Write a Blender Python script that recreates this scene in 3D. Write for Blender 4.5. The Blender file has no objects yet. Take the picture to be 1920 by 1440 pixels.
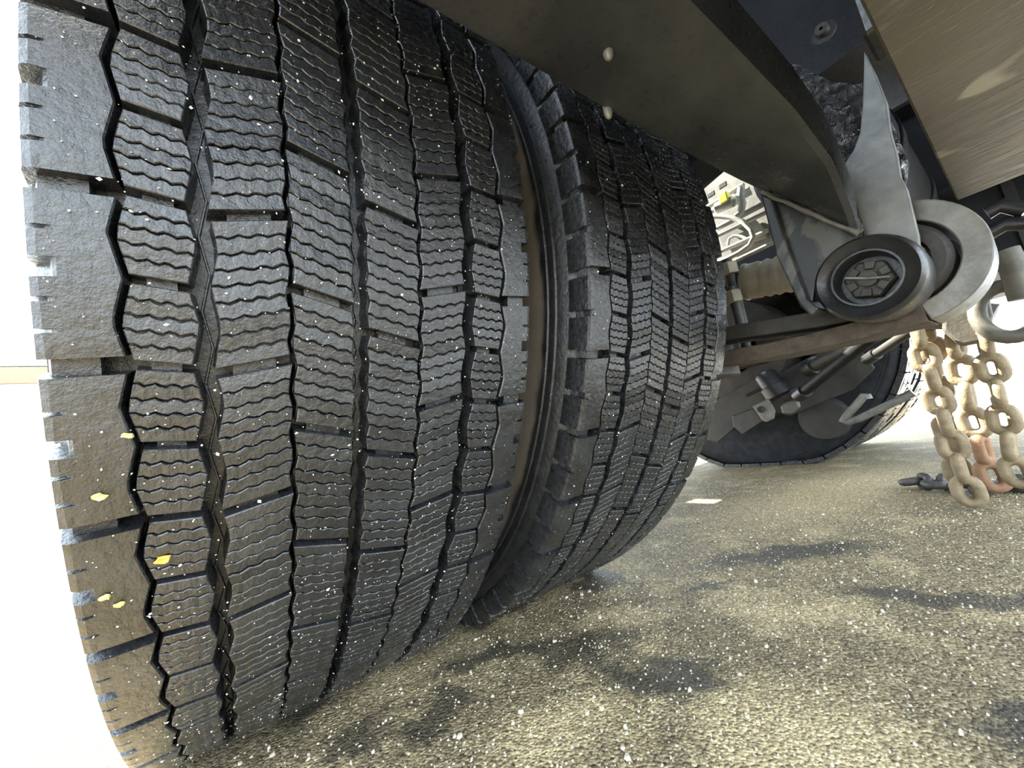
import bpy, math, random
from mathutils import Vector, Matrix
random.seed(7)
sc = bpy.context.scene
col = sc.collection

# ------------------------------------------------------------------ camera
CAM = Vector((0.06367, -0.72554, 0.24951))
FW = Vector((0.59502602, 0.78948329, 0.15053298))
RT = Vector((0.80295298, -0.57583966, -0.15386746))
UP = Vector((0.03479293, -0.21242605, 0.97655754))
FPX = 727.366
cd = bpy.data.cameras.new('camera')
cd.sensor_width = 36.0
cd.lens = FPX / 1920 * 36.0
cd.clip_start = 0.01
cd.clip_end = 200
cam = bpy.data.objects.new('camera', cd)
col.objects.link(cam)
m3 = Matrix((RT, UP, -FW)).transposed()
cam.matrix_world = Matrix.Translation(CAM) @ m3.to_4x4()
sc.camera = cam

# ------------------------------------------------------------------ light
w = bpy.data.worlds.new('sky')
sc.world = w
w.use_nodes = True
bgn = w.node_tree.nodes['Background']
bgn.inputs[0].default_value = (0.76, 0.885, 1.0, 1)
bgn.inputs[1].default_value = 1.0
sd = bpy.data.lights.new('sun', 'SUN')
sd.energy = 5.0
sd.angle = 0.009
sd.color = (1.0, 0.93, 0.80)
sun = bpy.data.objects.new('sun', sd)
col.objects.link(sun)
SUNDIR = Vector((-0.13, 0.64, 0.76)).normalized()      # towards the sun
sun.rotation_euler = (-SUNDIR).to_track_quat('-Z', 'Y').to_euler()
sun.location = (-2, 8, 9)
vs = sc.view_settings
vs.view_transform = 'Standard'
vs.look = 'None'
vs.gamma = 1.0
vs.use_curve_mapping = False
vs.exposure = 3.1
sc.cycles.max_bounces = 8
sc.cycles.diffuse_bounces = 5
sc.cycles.glossy_bounces = 4

# ------------------------------------------------------------------ helpers
def ray(x, y):
    return FW + RT * ((x - 960) / FPX) - UP * ((y - 720) / FPX)
def onX(x, y, X):
    d = ray(x, y); return CAM + d * ((X - CAM.x) / d.x)
def onY(x, y, Y):
    d = ray(x, y); return CAM + d * ((Y - CAM.y) / d.y)
def onZ(x, y, Z):
    d = ray(x, y); return CAM + d * ((Z - CAM.z) / d.z)

class MB:
    """collects geometry and links it as one mesh object"""
    def __init__(s):
        s.v = []; s.f = []
    def add(s, vs_, fs_):
        n = len(s.v)
        s.v += [tuple(p) for p in vs_]
        s.f += [tuple(i + n for i in f) for f in fs_]
        return s
    def box(s, a, b, bev=0.0):
        x0, y0, z0 = a; x1, y1, z1 = b
        if bev <= 0:
            s.add([(x0,y0,z0),(x1,y0,z0),(x1,y1,z0),(x0,y1,z0),(x0,y0,z1),(x1,y0,z1),(x1,y1,z1),(x0,y1,z1)],
                  [(0,3,2,1),(4,5,6,7),(0,1,5,4),(1,2,6,5),(2,3,7,6),(3,0,4,7)])
        else:
            g = bev; pts = []
            for z, i in ((z0, g), (z0 + g, 0), (z1 - g, 0), (z1, g)):
                pts.append([(x0+i+g*(i==0),y0+i*1.0,z),(x1-i-g*(i==0),y0+i,z),(x1-i,y0+i+g*(i==0),z),(x1-i,y1-i-g*(i==0),z),
                            (x1-i-g*(i==0),y1-i,z),(x0+i+g*(i==0),y1-i,z),(x0+i,y1-i-g*(i==0),z),(x0+i,y0+i+g*(i==0),z)])
            s.loops(pts, True)
        return s
    def loops(s, loops, cap=True, closed=True):
        n = len(loops[0]); base = len(s.v)
        for L in loops: s.v += [tuple(p) for p in L]
        for k in range(len(loops) - 1):
            for i in range(n if closed else n - 1):
                j = (i + 1) % n
                s.f.append((base+k*n+i, base+k*n+j, base+(k+1)*n+j, base+(k+1)*n+i))
        if cap:
            s.f.append(tuple(base + i for i in reversed(range(n))))
            s.f.append(tuple(base + (len(loops)-1)*n + i for i in range(n)))
        return s
    def tube(s, pts, r, n=10, closed=False, cap=True):
        pts = [Vector(p) for p in pts]; N = len(pts); L = []
        rs = r if isinstance(r, (list, tuple)) else [r] * N
        up = None
        for i, p in enumerate(pts):
            if closed: t = pts[(i+1) % N] - pts[i-1]
            else: t = pts[min(i+1, N-1)] - pts[max(i-1, 0)]
            t.normalize()
            if up is None:
                up = Vector((0,0,1)) if abs(t.z) < .9 else Vector((1,0,0))
            a = t.cross(up).normalized(); b = a.cross(t).normalized(); up = b
            L.append([p + (a*math.cos(2*math.pi*k/n) + b*math.sin(2*math.pi*k/n))*rs[i] for k in range(n)])
        if closed:
            L.append(L[0]); s.loops(L, False)
        else: s.loops(L, cap)
        return s
    def cyl(s, a, b, r, r2=None, n=24):
        return s.tube([a, b], [r, r if r2 is None else r2], n)
    def lathe(s, prof, c, n=48, axis='X', a0=0.0, a1=2*math.pi, capseg=False):
        """prof: (axial, radius) points turned about an axis through c"""
        full = abs(a1 - a0 - 2*math.pi) < 1e-6
        L = []
        for i in range(n + (0 if full else 1)):
            t = a0 + (a1 - a0) * i / n
            ct, st = math.cos(t), math.sin(t)
            if axis == 'X': L.append([(c[0]+x, c[1]+r*ct, c[2]+r*st) for x, r in prof])
            elif axis == 'Y': L.append([(c[0]+r*ct, c[1]+x, c[2]+r*st) for x, r in prof])
            else: L.append([(c[0]+r*ct, c[1]+r*st, c[2]+x) for x, r in prof])
        if full: L.append(L[0])
        s.loops(L, capseg and not full, closed=False)
        return s
    def prism(s, poly, d):
        """poly: list of 3D points (planar outline); d: thickness vector"""
        d = Vector(d); A = [Vector(p) for p in poly]
        s.loops([A, [p + d for p in A]], True)
        return s
    def mesh(s, name):
        me = bpy.data.meshes.new(name)
        me.from_pydata(s.v, [], s.f); me.validate(); me.update()
        return me
    def build(s, name, mat, parent=None, smooth=0, bevel=0.0, bseg=2):
        return link(name, s.mesh(name), mat, parent, smooth, bevel, bseg)

def fixnormals(me):
    import bmesh
    bm = bmesh.new(); bm.from_mesh(me)
    bmesh.ops.remove_doubles(bm, verts=bm.verts, dist=1e-6)
    bmesh.ops.recalc_face_normals(bm, faces=bm.faces)
    bm.to_mesh(me); bm.free()

def link(name, me, mat, parent=None, smooth=0, bevel=0.0, bseg=2):
    fixnormals(me)
    if mat and not me.materials: me.materials.append(mat)
    o = bpy.data.objects.new(name, me); col.objects.link(o)
    if parent is not None:
        o.parent = parent
        o.location = -parent_world(parent)
    if bevel > 0:
        b = o.modifiers.new('bevel', 'BEVEL'); b.width = bevel; b.segments = bseg
        b.limit_method = 'ANGLE'; b.angle_limit = math.radians(35)
    if smooth:
        for p in me.polygons: p.use_smooth = True
        try: me.set_sharp_from_angle(angle=math.radians(smooth))
        except Exception: pass
    return o

def parent_world(p):
    v = Vector(p.location)
    while p.parent is not None:
        p = p.parent; v = v + Vector(p.location)
    return v

def thing(name, label, cat, loc=(0, 0, 0), group=None):
    o = bpy.data.objects.new(name, None); col.objects.link(o)
    o.location = loc; o.empty_display_size = 0.05
    o['label'] = label; o['category'] = cat
    if group: o['group'] = group
    return o
def tag(o, label, cat, group=None):
    o['label'] = label; o['category'] = cat
    if group: o['group'] = group
    return o

# ------------------------------------------------------------------ materials
class NT:
    def __init__(s, name):
        s.m = bpy.data.materials.new(name); s.m.use_nodes = True
        s.t = s.m.node_tree; s.n = s.t.nodes; s.b = s.n['Principled BSDF']
        s.tc = s.n.new('ShaderNodeTexCoord')
    def L(s, a, b): s.t.links.new(a, b)
    def node(s, k, **kw):
        n = s.n.new(k)
        for a, v in kw.items(): setattr(n, a, v)
        return n
    def noise(s, scale, detail=4, rough=.55, src='Object', sc3=None, dist=0.0):
        n = s.node('ShaderNodeTexNoise'); n.inputs['Scale'].default_value = scale
        n.inputs['Detail'].default_value = detail; n.inputs['Roughness'].default_value = rough
        n.inputs['Distortion'].default_value = dist
        v = s.tc.outputs[src]
        if sc3:
            mp = s.node('ShaderNodeMapping'); mp.inputs['Scale'].default_value = sc3
            s.L(v, mp.inputs[0]); v = mp.outputs[0]
        s.L(v, n.inputs['Vector'])
        return n.outputs['Fac']
    def voro(s, scale, src='Object', feature='F1', rnd=1.0):
        n = s.node('ShaderNodeTexVoronoi', feature=feature); n.inputs['Scale'].default_value = scale
        n.inputs['Randomness'].default_value = rnd
        s.L(s.tc.outputs[src], n.inputs['Vector'])
        return n
    def ramp(s, fac, stops, interp='LINEAR'):
        r = s.node('ShaderNodeValToRGB'); r.color_ramp.interpolation = interp
        e = r.color_ramp.elements
        while len(e) < len(stops): e.new(0.5)
        for i, (p, c) in enumerate(stops):
            e[i].position = p
            e[i].color = (c, c, c, 1) if not isinstance(c, tuple) else (*c, 1)
        s.L(fac, r.inputs[0]); return r.outputs[0]
    def math(s, op, a, b=None, clamp=False):
        n = s.node('ShaderNodeMath', operation=op, use_clamp=clamp)
        for i, v in enumerate((a, b)):
            if v is None: continue
            if isinstance(v, (int, float)): n.inputs[i].default_value = v
            else: s.L(v, n.inputs[i])
        return n.outputs[0]
    def mix(s, f, a, b):
        n = s.node('ShaderNodeMix', data_type='RGBA')
        for i, v in ((0, f), (6, a), (7, b)):
            if isinstance(v, (int, float)): n.inputs[i].default_value = v
            elif isinstance(v, tuple): n.inputs[i].default_value = (*v, 1)
            else: s.L(v, n.inputs[i])
        return n.outputs[2]
    def bump(s, h, strength=.3, dist=.001, prev=None):
        n = s.node('ShaderNodeBump'); n.inputs['Strength'].default_value = strength
        n.inputs['Distance'].default_value = dist
        s.L(h, n.inputs['Height'])
        if prev is not None: s.L(prev, n.inputs['Normal'])
        return n.outputs[0]
    def set(s, **kw):
        for k, v in kw.items():
            i = s.b.inputs[k.replace('_', ' ')]
            if isinstance(v, (int, float)): i.default_value = v
            elif isinstance(v, tuple): i.default_value = (*v, 1) if len(v) == 3 else v
            else: s.L(v, i)
        return s
MAT = {}

def m_rubber(name, dust=False, wet=1.0):
    t = NT(name)
    oi = t.node('ShaderNodeObjectInfo')
    big = t.noise(38, 5, .6)
    fine = t.noise(900, 4, .7)
    mid = t.noise(210, 4, .65)
    base = t.mix(t.ramp(big, [(.40, 0.0), (.66, 1.0)]), (.006, .007, .009), (.019, .021, .025))
    base = t.mix(t.math('MULTIPLY', oi.outputs['Random'], .35), base, (.026, .028, .031))
    if dust:
        sep = t.node('ShaderNodeSeparateXYZ'); t.L(t.tc.outputs['Object'], sep.inputs[0])
        zz = t.math('SUBTRACT', sep.outputs[2], 0.49)
        r2 = t.math('ADD', t.math('MULTIPLY', sep.outputs[1], sep.outputs[1]), t.math('MULTIPLY', zz, zz))
        rr = t.math('SQRT', r2)
        rr = t.math('ADD', rr, t.math('MULTIPLY', t.math('SUBTRACT', t.noise(14, 3), .5), .035))
        msk = t.ramp(rr, [(.0, 1.0), (.459, 1.0), (.463, 0.0)])
        dcol = t.mix(t.noise(30, 5), (.12, .10, .078), (.17, .145, .115))
        base = t.mix(msk, base, dcol)
        rough = t.mix(msk, t.ramp(mid, [(.3, .22), (.7, .5)]), (.85, .85, .85))
    else:
        rough = t.ramp(mid, [(.32, .12), (.70, .42)])
    if wet < 1: rough = t.ramp(mid, [(.3, .5), (.7, .7)])
    b1 = t.bump(mid, .7 * wet, .0014)
    b2 = t.bump(fine, .5, .0005, b1)
    t.set(Base_Color=base, Roughness=rough, Normal=b2, Specular_IOR_Level=.78 * wet)
    MAT[name] = t.m
m_rubber('tread_rubber'); m_rubber('sidewall_rubber', True); m_rubber('far_rubber', wet=.3)

def m_paint(name, c1, c2, rough=.45, metal=0.0, sc=20, bump=.25, bs=180, streak=None, spec=.5):
    t = NT(name)
    n = t.noise(sc, 6, .62)
    f = t.noise(bs, 4, .65)
    base = t.mix(t.ramp(n, [(.35, 0.0), (.68, 1.0)]), c1, c2)
    rg = t.ramp(f, [(.25, max(.05, rough - .14)), (.75, min(1, rough + .16))])
    t.set(Base_Color=base, Roughness=rg, Metallic=metal, Normal=t.bump(f, bump, .0015), Specular_IOR_Level=spec)
    MAT[name] = t.m
m_paint('black_paint', (.010, .011, .013), (.028, .028, .028), .36, sc=14)
m_paint('grey_paint', (.020, .022, .025), (.052, .055, .058), .32, sc=9, bump=.1)
m_paint('chassis_black', (.004, .005, .007), (.012, .013, .016), .55, sc=12, spec=.25)
m_paint('grey_plate', (.13, .138, .14), (.24, .242, .232), .5, sc=22, bump=.35, bs=120)
m_paint('worn_steel', (.11, .108, .10), (.22, .215, .195), .48, .3, sc=26, bump=.4, bs=140)
m_paint('dusty_steel', (.07, .066, .052), (.14, .13, .105), .6, .1, sc=26, bump=.4, bs=140)
m_paint('rusty_leaf', (.040, .031, .023), (.095, .071, .050), .72, sc=60, bump=.9, bs=260)
m_paint('dusty_black', (.010, .010, .010), (.040, .036, .030), .6, sc=16)
m_paint('bellows_tan', (.20, .172, .125), (.32, .285, .21), .7, sc=24)
m_paint('chain_rust', (.17, .125, .072), (.34, .26, .155), .6, .15, sc=45, bump=.8, bs=300)
m_paint('chain_red_rust', (.24, .125, .068), (.34, .20, .115), .65, .1, sc=45, bump=.8, bs=300)
m_paint('chain_dark', (.045, .043, .040), (.12, .11, .095), .5, .3, sc=45, bump=.5, bs=300)
m_paint('light_metal', (.22, .225, .215), (.42, .42, .39), .4, .0, sc=18)
m_paint('hose_white', (.40, .40, .35), (.52, .52, .46), .45, sc=30)
m_paint('yellow_plastic', (.62, .62, .05), (.75, .74, .12), .45, sc=30)
m_paint('fibre_board', (.020, .020, .019), (.045, .042, .037), .6, sc=12)
m_paint('wall_white', (.78, .76, .70), (.86, .84, .79), .8, sc=2, bump=.1, bs=30)
m_paint('trim_brown', (.20, .125, .075), (.26, .165, .10), .7, sc=4)
m_paint('frame_grey', (.30, .30, .28), (.38, .37, .34), .6, sc=6)
m_paint('pebble', (.36, .32, .24), (.62, .57, .45), .6, sc=40)
m_paint('grit_glints', (.55, .53, .47), (.85, .83, .76), .25, sc=300)
m_paint('leaf_orange', (.62, .25, .03), (.80, .45, .10), .5, sc=80)
m_paint('straw', (.55, .46, .12), (.75, .66, .25), .6, sc=80)

def m_mottle():
    t = NT('mottled_grey')
    base = t.mix(t.ramp(t.noise(20, 4, .55, dist=.8), [(.50, 0.0), (.58, 1.0)]), (.018, .020, .021), (.075, .075, .068))
    f = t.noise(160, 4)
    t.set(Base_Color=base, Roughness=.4, Normal=t.bump(f, .25, .001)); MAT['mottled_grey'] = t.m
m_mottle()
def m_casting():
    t = NT('wet_casting')
    v = t.voro(70, feature='SMOOTH_F1'); n = t.noise(60, 5, .6, dist=1.2)
    h = t.math('ADD', v.outputs['Distance'], n)
    t.set(Base_Color=(.02, .02, .02), Roughness=.16, Specular_IOR_Level=.9, Normal=t.bump(h, 1.0, .012))
    MAT['wet_casting'] = t.m
m_casting()

def m_tank():
    t = NT('tank_underside')
    n = t.noise(7, 5, .6)
    base = t.mix(t.ramp(n, [(.35, 0.0), (.7, 1.0)]), (.066, .057, .045), (.112, .098, .080))
    blot = t.ramp(t.noise(17, 2, .4, dist=.6), [(.63, 0.0), (.68, 1.0)])
    base = t.mix(blot, base, (.27, .25, .21))
    st = t.noise(1.0, 4, .7, sc3=(230, 30, 60))
    rg = t.ramp(st, [(.35, .30), (.65, .60)])
    st = t.ramp(st, [(.56, 0.0), (.70, 1.0)])
    t.set(Base_Color=base, Roughness=rg, Metallic=.4, Normal=t.bump(st, .5, .002))
    MAT['tank_underside'] = t.m
m_tank()

def m_ground():
    t = NT('asphalt')
    pos = t.tc.outputs['Object']
    wob = t.node('ShaderNodeTexNoise'); wob.inputs['Scale'].default_value = 14
    wob.inputs['Detail'].default_value = 6; wob.inputs['Roughness'].default_value = .65
    t.L(pos, wob.inputs['Vector'])
    off = t.node('ShaderNodeVectorMath', operation='SUBTRACT'); t.L(wob.outputs['Color'], off.inputs[0])
    off.inputs[1].default_value = (.5, .5, .5)
    sca = t.node('ShaderNodeVectorMath', operation='SCALE'); t.L(off.outputs[0], sca.inputs[0]); sca.inputs['Scale'].default_value = .16
    wp = t.node('ShaderNodeVectorMath', operation='ADD'); t.L(pos, wp.inputs[0]); t.L(sca.outputs[0], wp.inputs[1])
    # damp stains with their own outlines: (centre x, y, half axes, turn)
    tot = None
    for (x, y, a, b, rot) in STAINS:
        mp = t.node('ShaderNodeMapping', vector_type='TEXTURE')
        mp.inputs['Location'].default_value = (x, y, 0)
        mp.inputs['Rotation'].default_value = (0, 0, rot)
        mp.inputs['Scale'].default_value = (a, b, 1)
        t.L(wp.outputs[0], mp.inputs[0])
        ln = t.node('ShaderNodeVectorMath', operation='LENGTH'); t.L(mp.outputs[0], ln.inputs[0])
        f = t.ramp(ln.outputs['Value'], [(.55, 1.0), (1.0, 0.0)])
        tot = f if tot is None else t.math('MAXIMUM', tot, f)
    dry = None
    for (x, y, a, b, rot) in DRY:
        mp = t.node('ShaderNodeMapping', vector_type='TEXTURE')
        mp.inputs['Location'].default_value = (x, y, 0); mp.inputs['Rotation'].default_value = (0, 0, rot); mp.inputs['Scale'].default_value = (a, b, 1)
        t.L(wp.outputs[0], mp.inputs[0])
        ln = t.node('ShaderNodeVectorMath', operation='LENGTH'); t.L(mp.outputs[0], ln.inputs[0])
        f = t.ramp(ln.outputs['Value'], [(.35, 1.0), (1.0, 0.0)])
        dry = f if dry is None else t.math('MAXIMUM', dry, f)
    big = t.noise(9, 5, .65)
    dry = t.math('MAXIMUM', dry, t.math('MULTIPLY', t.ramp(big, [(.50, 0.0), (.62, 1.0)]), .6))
    # aggregate
    v1 = t.voro(330); v2 = t.voro(640)
    stone = t.ramp(t.node_color(v1), [(.0, (.055, .040, .021)), (.35, (.33, .248, .128)), (.72, (.58, .452, .242)), (1, (.98, .83, .50))])
    stone2 = t.ramp(t.node_color(v2), [(.0, (.075, .055, .030)), (.6, (.47, .362, .196)), (1, (.88, .73, .43))])
    mixs = t.mix(t.ramp(t.noise(120, 3), [(.4, 0.0), (.6, 1.0)]), stone, stone2)
    dark = t.mix(.74, mixs, (.022, .021, .019))
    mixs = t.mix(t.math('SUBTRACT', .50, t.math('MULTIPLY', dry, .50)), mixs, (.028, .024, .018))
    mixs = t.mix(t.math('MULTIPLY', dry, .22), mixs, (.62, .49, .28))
    dark = t.mix(.74, mixs, (.018, .017, .016))
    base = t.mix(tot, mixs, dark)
    bp = t.bump(t.math('SUBTRACT', 1.0, v1.outputs['Distance']), .9, .003)
    bp = t.bump(t.noise(420, 4, .7), .7, .002, bp)
    # paler neutral ground further out, colour set to cool light bounced onto the tyres
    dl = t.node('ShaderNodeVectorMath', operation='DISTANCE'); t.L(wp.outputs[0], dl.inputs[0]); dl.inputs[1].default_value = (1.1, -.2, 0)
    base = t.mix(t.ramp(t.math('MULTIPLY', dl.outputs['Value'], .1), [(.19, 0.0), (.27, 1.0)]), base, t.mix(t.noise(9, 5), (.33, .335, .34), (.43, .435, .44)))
    rg = t.mix(tot, (.78, .78, .78), (.62, .62, .62))
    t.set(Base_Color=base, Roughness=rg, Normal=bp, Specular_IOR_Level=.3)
    MAT['asphalt'] = t.m
def _nc(s, v):
    sep = s.node('ShaderNodeSeparateColor'); s.L(v.outputs['Color'], sep.inputs[0]); return sep.outputs[0]
NT.node_color = _nc
STAINS = [(.222, -.302, .060, .036, .6), (.150, -.285, .055, .030, .3), (.330, -.265, .07, .030, -.5), (.385, -.335, .085, .055, -1.1), (.415, -.445, .075, .05, -.8),
          (.555, -.225, .055, .028, .1), (.615, -.375, .045, .016, -.5), (.14, -.17, .06, .03, .9), (.40, -.17, .09, .035, .2),
          (.80, -.42, .17, .045, -.75), (.72, -.60, .10, .035, -1.2), (.49, -.70, .035, .07, 0)]
DRY = [(.215, -.215, .085, .045, .4), (.29, -.42, .10, .055, -.6), (.40, -.56, .09, .10, .2), (.49, -.33, .08, .05, -.6), (.60, -.49, .10, .05, -.9), (1.3, -.35, .5, .22, -.2)]
m_ground()

# ------------------------------------------------------------------ setting
AX = 0.49          # axle height (loaded radius)
R = 0.52           # tread radius
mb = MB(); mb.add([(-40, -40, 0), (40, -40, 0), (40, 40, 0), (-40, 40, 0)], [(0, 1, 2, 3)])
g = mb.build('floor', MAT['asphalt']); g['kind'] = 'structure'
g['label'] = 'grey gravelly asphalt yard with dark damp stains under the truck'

# the building across the yard, seen past the outer tyre
YB = 6.1
def struct(name, a, b, mat, label):
    mb = MB(); mb.box(a, b); o = mb.build(name, MAT[mat]); o['kind'] = 'structure'; o['label'] = label
struct('wall_back', (-14, YB, 0), (1.2, YB + 3, 3.00), 'wall_white', 'pale building wall across the yard beyond the outer tyre')
struct('trim_1', (-14, YB - .06, 1.80), (1.2, YB - .001, 1.985), 'trim_brown', 'brown horizontal trim board on the pale wall')
struct('trim_2', (-14, YB - .05, 2.005), (1.2, YB - .001, 2.035), 'frame_grey', 'thin grey sill line above the brown trim board')
struct('trim_3', (-14, YB - .10, 3.00), (1.2, YB + 3, 3.07), 'frame_grey', 'grey roof edge along the top of the pale wall')

# ------------------------------------------------------------------ tyres
W = .264
NP = 42
P = 2 * math.pi * R / NP
def tri(s, per):
    x = (s / per) % 1.0
    return 4 * abs(x - .5) - 1      # +1 at s = 0, -1 half way
PH = .64 * P
def eN1(s): return .0283 + .0021 * tri(s, P / 2)
def eG1l(s): return .0533 - .0019 * tri(s, P / 2)
def eG1r(s): return .0618 - .0019 * tri(s, P / 2)
def eN2(s): return .0945 + .0014 * tri(s, P / 3)
def eG2l(s): return .1268 + .0012 * tri(s, P / 4)
def eG2r(s): return .1358 + .0012 * tri(s, P / 4)
def eN3(s): return W - .0945 - .0014 * tri(s - PH, P / 3)
def eG3l(s): return W - .0618 + .0019 * tri(s - PH, P / 2)
def eG3r(s): return W - .0533 + .0019 * tri(s - PH, P / 2)
def eN4(s): return W - .0283 - .0021 * tri(s - PH, P / 2)
h = .0012
RIBS = [  # left edge, right edge, phase, blocks per pitch, tilt, lamellae, lateral gap
    (lambda s: eN1(s) + h, eG1l, 0.0, 2, -.0022, 5, .0040),
    (eG1r, lambda s: eN2(s) - h, 0.0, 1, .0075, 9, .0052),
    (lambda s: eN2(s) + h, eG2l, .5, 1, -.0085, 9, .0050),
    (eG2r, lambda s: eN3(s) - h, .22, 1, -.0075, 9, .0048),
    (lambda s: eN3(s) + h, eG3l, .66, 1, .0075, 9, .0046),
    (eG3r, lambda s: eN4(s) - h, .64, 2, -.0020, 5, .0040),
]
def cyl(u, s, hh):
    a = s / R
    return (u - W / 2, -(R + hh) * math.cos(a), (R + hh) * math.sin(a))

def lam_block(rib, s0, s1, rnd):
    eL, eR, ph, nb, tilt, nl, gap = rib
    mb = MB(); NV = 12
    a0, a1 = s0 + gap / 2, s1 - gap / 2
    step = (a1 - a0) / nl; sw = .00038
    nw = 3.5
    def pt(v, sb, ins):
        sm = sb
        uL = eL(sm) + ins; uR = eR(sm) - ins
        return uL + (uR - uL) * v
    def wave(v, k):
        return .0008 * math.sin(v * nw * 2 * math.pi + .6) * (1 if 0 < k < nl else 0) + tilt * (v - .5)
    for k in range(nl):
        sa = a0 + k * step + (sw if k > 0 else 0)
        sb = a0 + (k + 1) * step - (sw if k < nl - 1 else 0)
        hz = rnd.uniform(-.00025, .00010); tl = rnd.uniform(-.0003, .0003)
        def ring(ins, hh):
            fr = []; bk = []
            for i in range(NV + 1):
                v = i / NV
                s_ = sa + ins + wave(v, k); fr.append((pt(v, s_, ins), s_, hh - tl))
                s_ = sb - ins + wave(v, k + 1); bk.append((pt(v, s_, ins), s_, hh + tl))
            return fr, bk
        loops = []
        for ins, hh in ((0, -.0052), (0, hz - .0005), (.0005, hz)):
            fr, bk = ring(ins, hh)
            loops.append([cyl(*q) for q in fr] + [cyl(*q) for q in reversed(bk)])
        mb.loops(loops, False)
        n = len(mb.v) - len(loops[0])
        N = NV + 1
        for i in range(NV):
            mb.f.append((n + i, n + i + 1, n + 2 * N - 2 - i, n + 2 * N - 1 - i))
    # body of the block below the sipes
    NS = 8
    def outl(ins, hh):
        L = []
        for i in range(5):
            v = i / 4; s_ = a0 + wave(v, 0); L.append((pt(v, s_, ins), s_, hh))
        for i in range(1, NS):
            s_ = a0 + (a1 - a0) * i / NS; L.append((eR(s_ + tilt / 2) - ins, s_ + tilt / 2, hh))
        for i in range(5):
            v = 1 - i / 4; s_ = a1 + wave(v, nl); L.append((pt(v, s_, ins), s_, hh))
        for i in range(1, NS):
            s_ = a1 - (a1 - a0) * i / NS; L.append((eL(s_ - tilt / 2) + ins, s_ - tilt / 2, hh))
        return [cyl(*q) for q in L]
    mb.loops([outl(-.0014, -.0168), outl(0, -.0045)], True)
    # tie bar low in the lateral groove
    uL, uR = eL(s0), eR(s0)
    mid = (uL + uR) / 2; q = (uR - uL) * .28
    sg = gap * .62
    c = []
    for hh in (-.0168, -.0065):
        c.append([cyl(mid - q, s0 - sg - tilt * .28, hh), cyl(mid + q, s0 - sg + tilt * .28, hh),
                  cyl(mid + q, s0 + sg + tilt * .28, hh), cyl(mid - q, s0 + sg - tilt * .28, hh)])
    mb.loops(c, True)
    return mb

NOTCH = ((.17, .0010, .0050), (.36, .0010, .0050), (.55, .0042, .0065), (.78, .0010, .0055))
def shoulder_block(side, s0, s1, rnd, notches=NOTCH):
    """rubber lug at the edge of the tread, running down on to the sidewall"""
    mb = MB(); gap = .0082
    a0, a1 = s0 + gap / 2, s1 - gap / 2
    ss = []
    NS = 12
    for i in range(NS + 1): ss.append((a0 + (a1 - a0) * i / NS, 0))
    for c, wd, dp in notches:
        sc_ = a0 + (a1 - a0) * c
        ss = [q for q in ss if abs(q[0] - sc_) > wd + .0006]
        ss += [(sc_ - wd, 0), (sc_ - wd + .0003, dp), (sc_ + wd - .0003, dp), (sc_ + wd, 0)]
    ss.sort()
    L = []
    for i, (s_, dp) in enumerate(ss):
        e = (eN1(s_) if side == 0 else W - eN4(s_)) - h
        end = (i == 0 or i == len(ss) - 1)
        prof = [(e + .0012, -.0168), (e, -.0008), (e - .0007, 0.0), (.012, 0.0), (.0042 + dp * .8, -.0002),
                (.0014 + dp, -.0016), (.0004 + dp, -.0045), (-.0008 + dp, -.012), (-.0020 + dp * .7, -.020), (-.0024, -.026), (.008, -.032)]
        tl = (.0010 if side == 0 else -.0012)
        pts = []
        for (u, hh) in prof:
            d = -.0004 if end and hh > -.001 else 0
            sx = s_ + tl * (u / .028 - .5) * 2
            uu = u if side == 0 else W - u
            pts.append(cyl(uu, sx, hh + d))
        L.append(pts)
    if side: L = [list(reversed(p)) for p in L]
    mb.loops(L, True)
    # low bar across the lateral groove
    c = []
    for hh in (-.0168, -.0070):
        q = []
        for u, ds in ((.001 if hh < -.01 else .004, -.0042), (.019, -.0042), (.019, .0042), (.001 if hh < -.01 else .004, .0042)):
            q.append(cyl(u if side == 0 else W - u, s0 + ds, hh))
        c.append(q if side == 0 else list(reversed(q)))
    mb.loops(c, True)
    return mb

rnd = random.Random(3)
BLOCKS = []      # (phase start in pitches, [mesh variants])
for ri, rib in enumerate(RIBS):
    nb = rib[3]
    for j in range(nb):
        s0 = (rib[2] + j / nb) * P; s1 = s0 + P / nb
        # built about s = 0 of the tyre, so the boundary waves stay in register
        vs_ = []
        for k in range(3):
            me = lam_block(rib, s0, s1, rnd).mesh('tread_block'); fixnormals(me)
            me.materials.append(MAT['tread_rubber']); vs_.append(me)
        BLOCKS.append((rib[2] + (j + .5) / nb, vs_))
for side in (0, 1):
    ph = 0.0 if side == 0 else .64
    me = shoulder_block(side, ph * P, (ph + 1) * P, rnd).mesh('shoulder_block'); fixnormals(me)
    me.materials.append(MAT['tread_rubber'])
    me2 = shoulder_block(side, ph * P, (ph + 1) * P, rnd, ((.5, .0032, .0040),)).mesh('shoulder_block'); fixnormals(me2)
    me2.materials.append(MAT['tread_rubber'])
    BLOCKS.append((ph + .5, [me, me2]))

def carcass_mesh(zc, flat=True, n=96):
    half = [(.096, .290), (.100, .300), (.114, .318), (.128, .350), (.137, .385), (.139, .412), (.1385, .462), (.1382, .4635), (.1394, .4645),
            (.1390, .468), (.1374, .469), (.1368, .4735), (.1382, .4745), (.1376, .478), (.1356, .479), (.1340, .485), (.131, .490), (.126, .499), (.116, .5035), (.06, .5045)]
    prof = [(-x, r) for x, r in half] + [(0, .5045)] + [(x, r) for x, r in reversed(half)]
    mb = MB(); mb.lathe(prof, (0, 0, zc), n)
    if flat:
        mb.v = [(x, y, max(z, .0165 if abs(x) < .14 else .02)) for x, y, z in mb.v]
    return mb.mesh('carcass')

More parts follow.
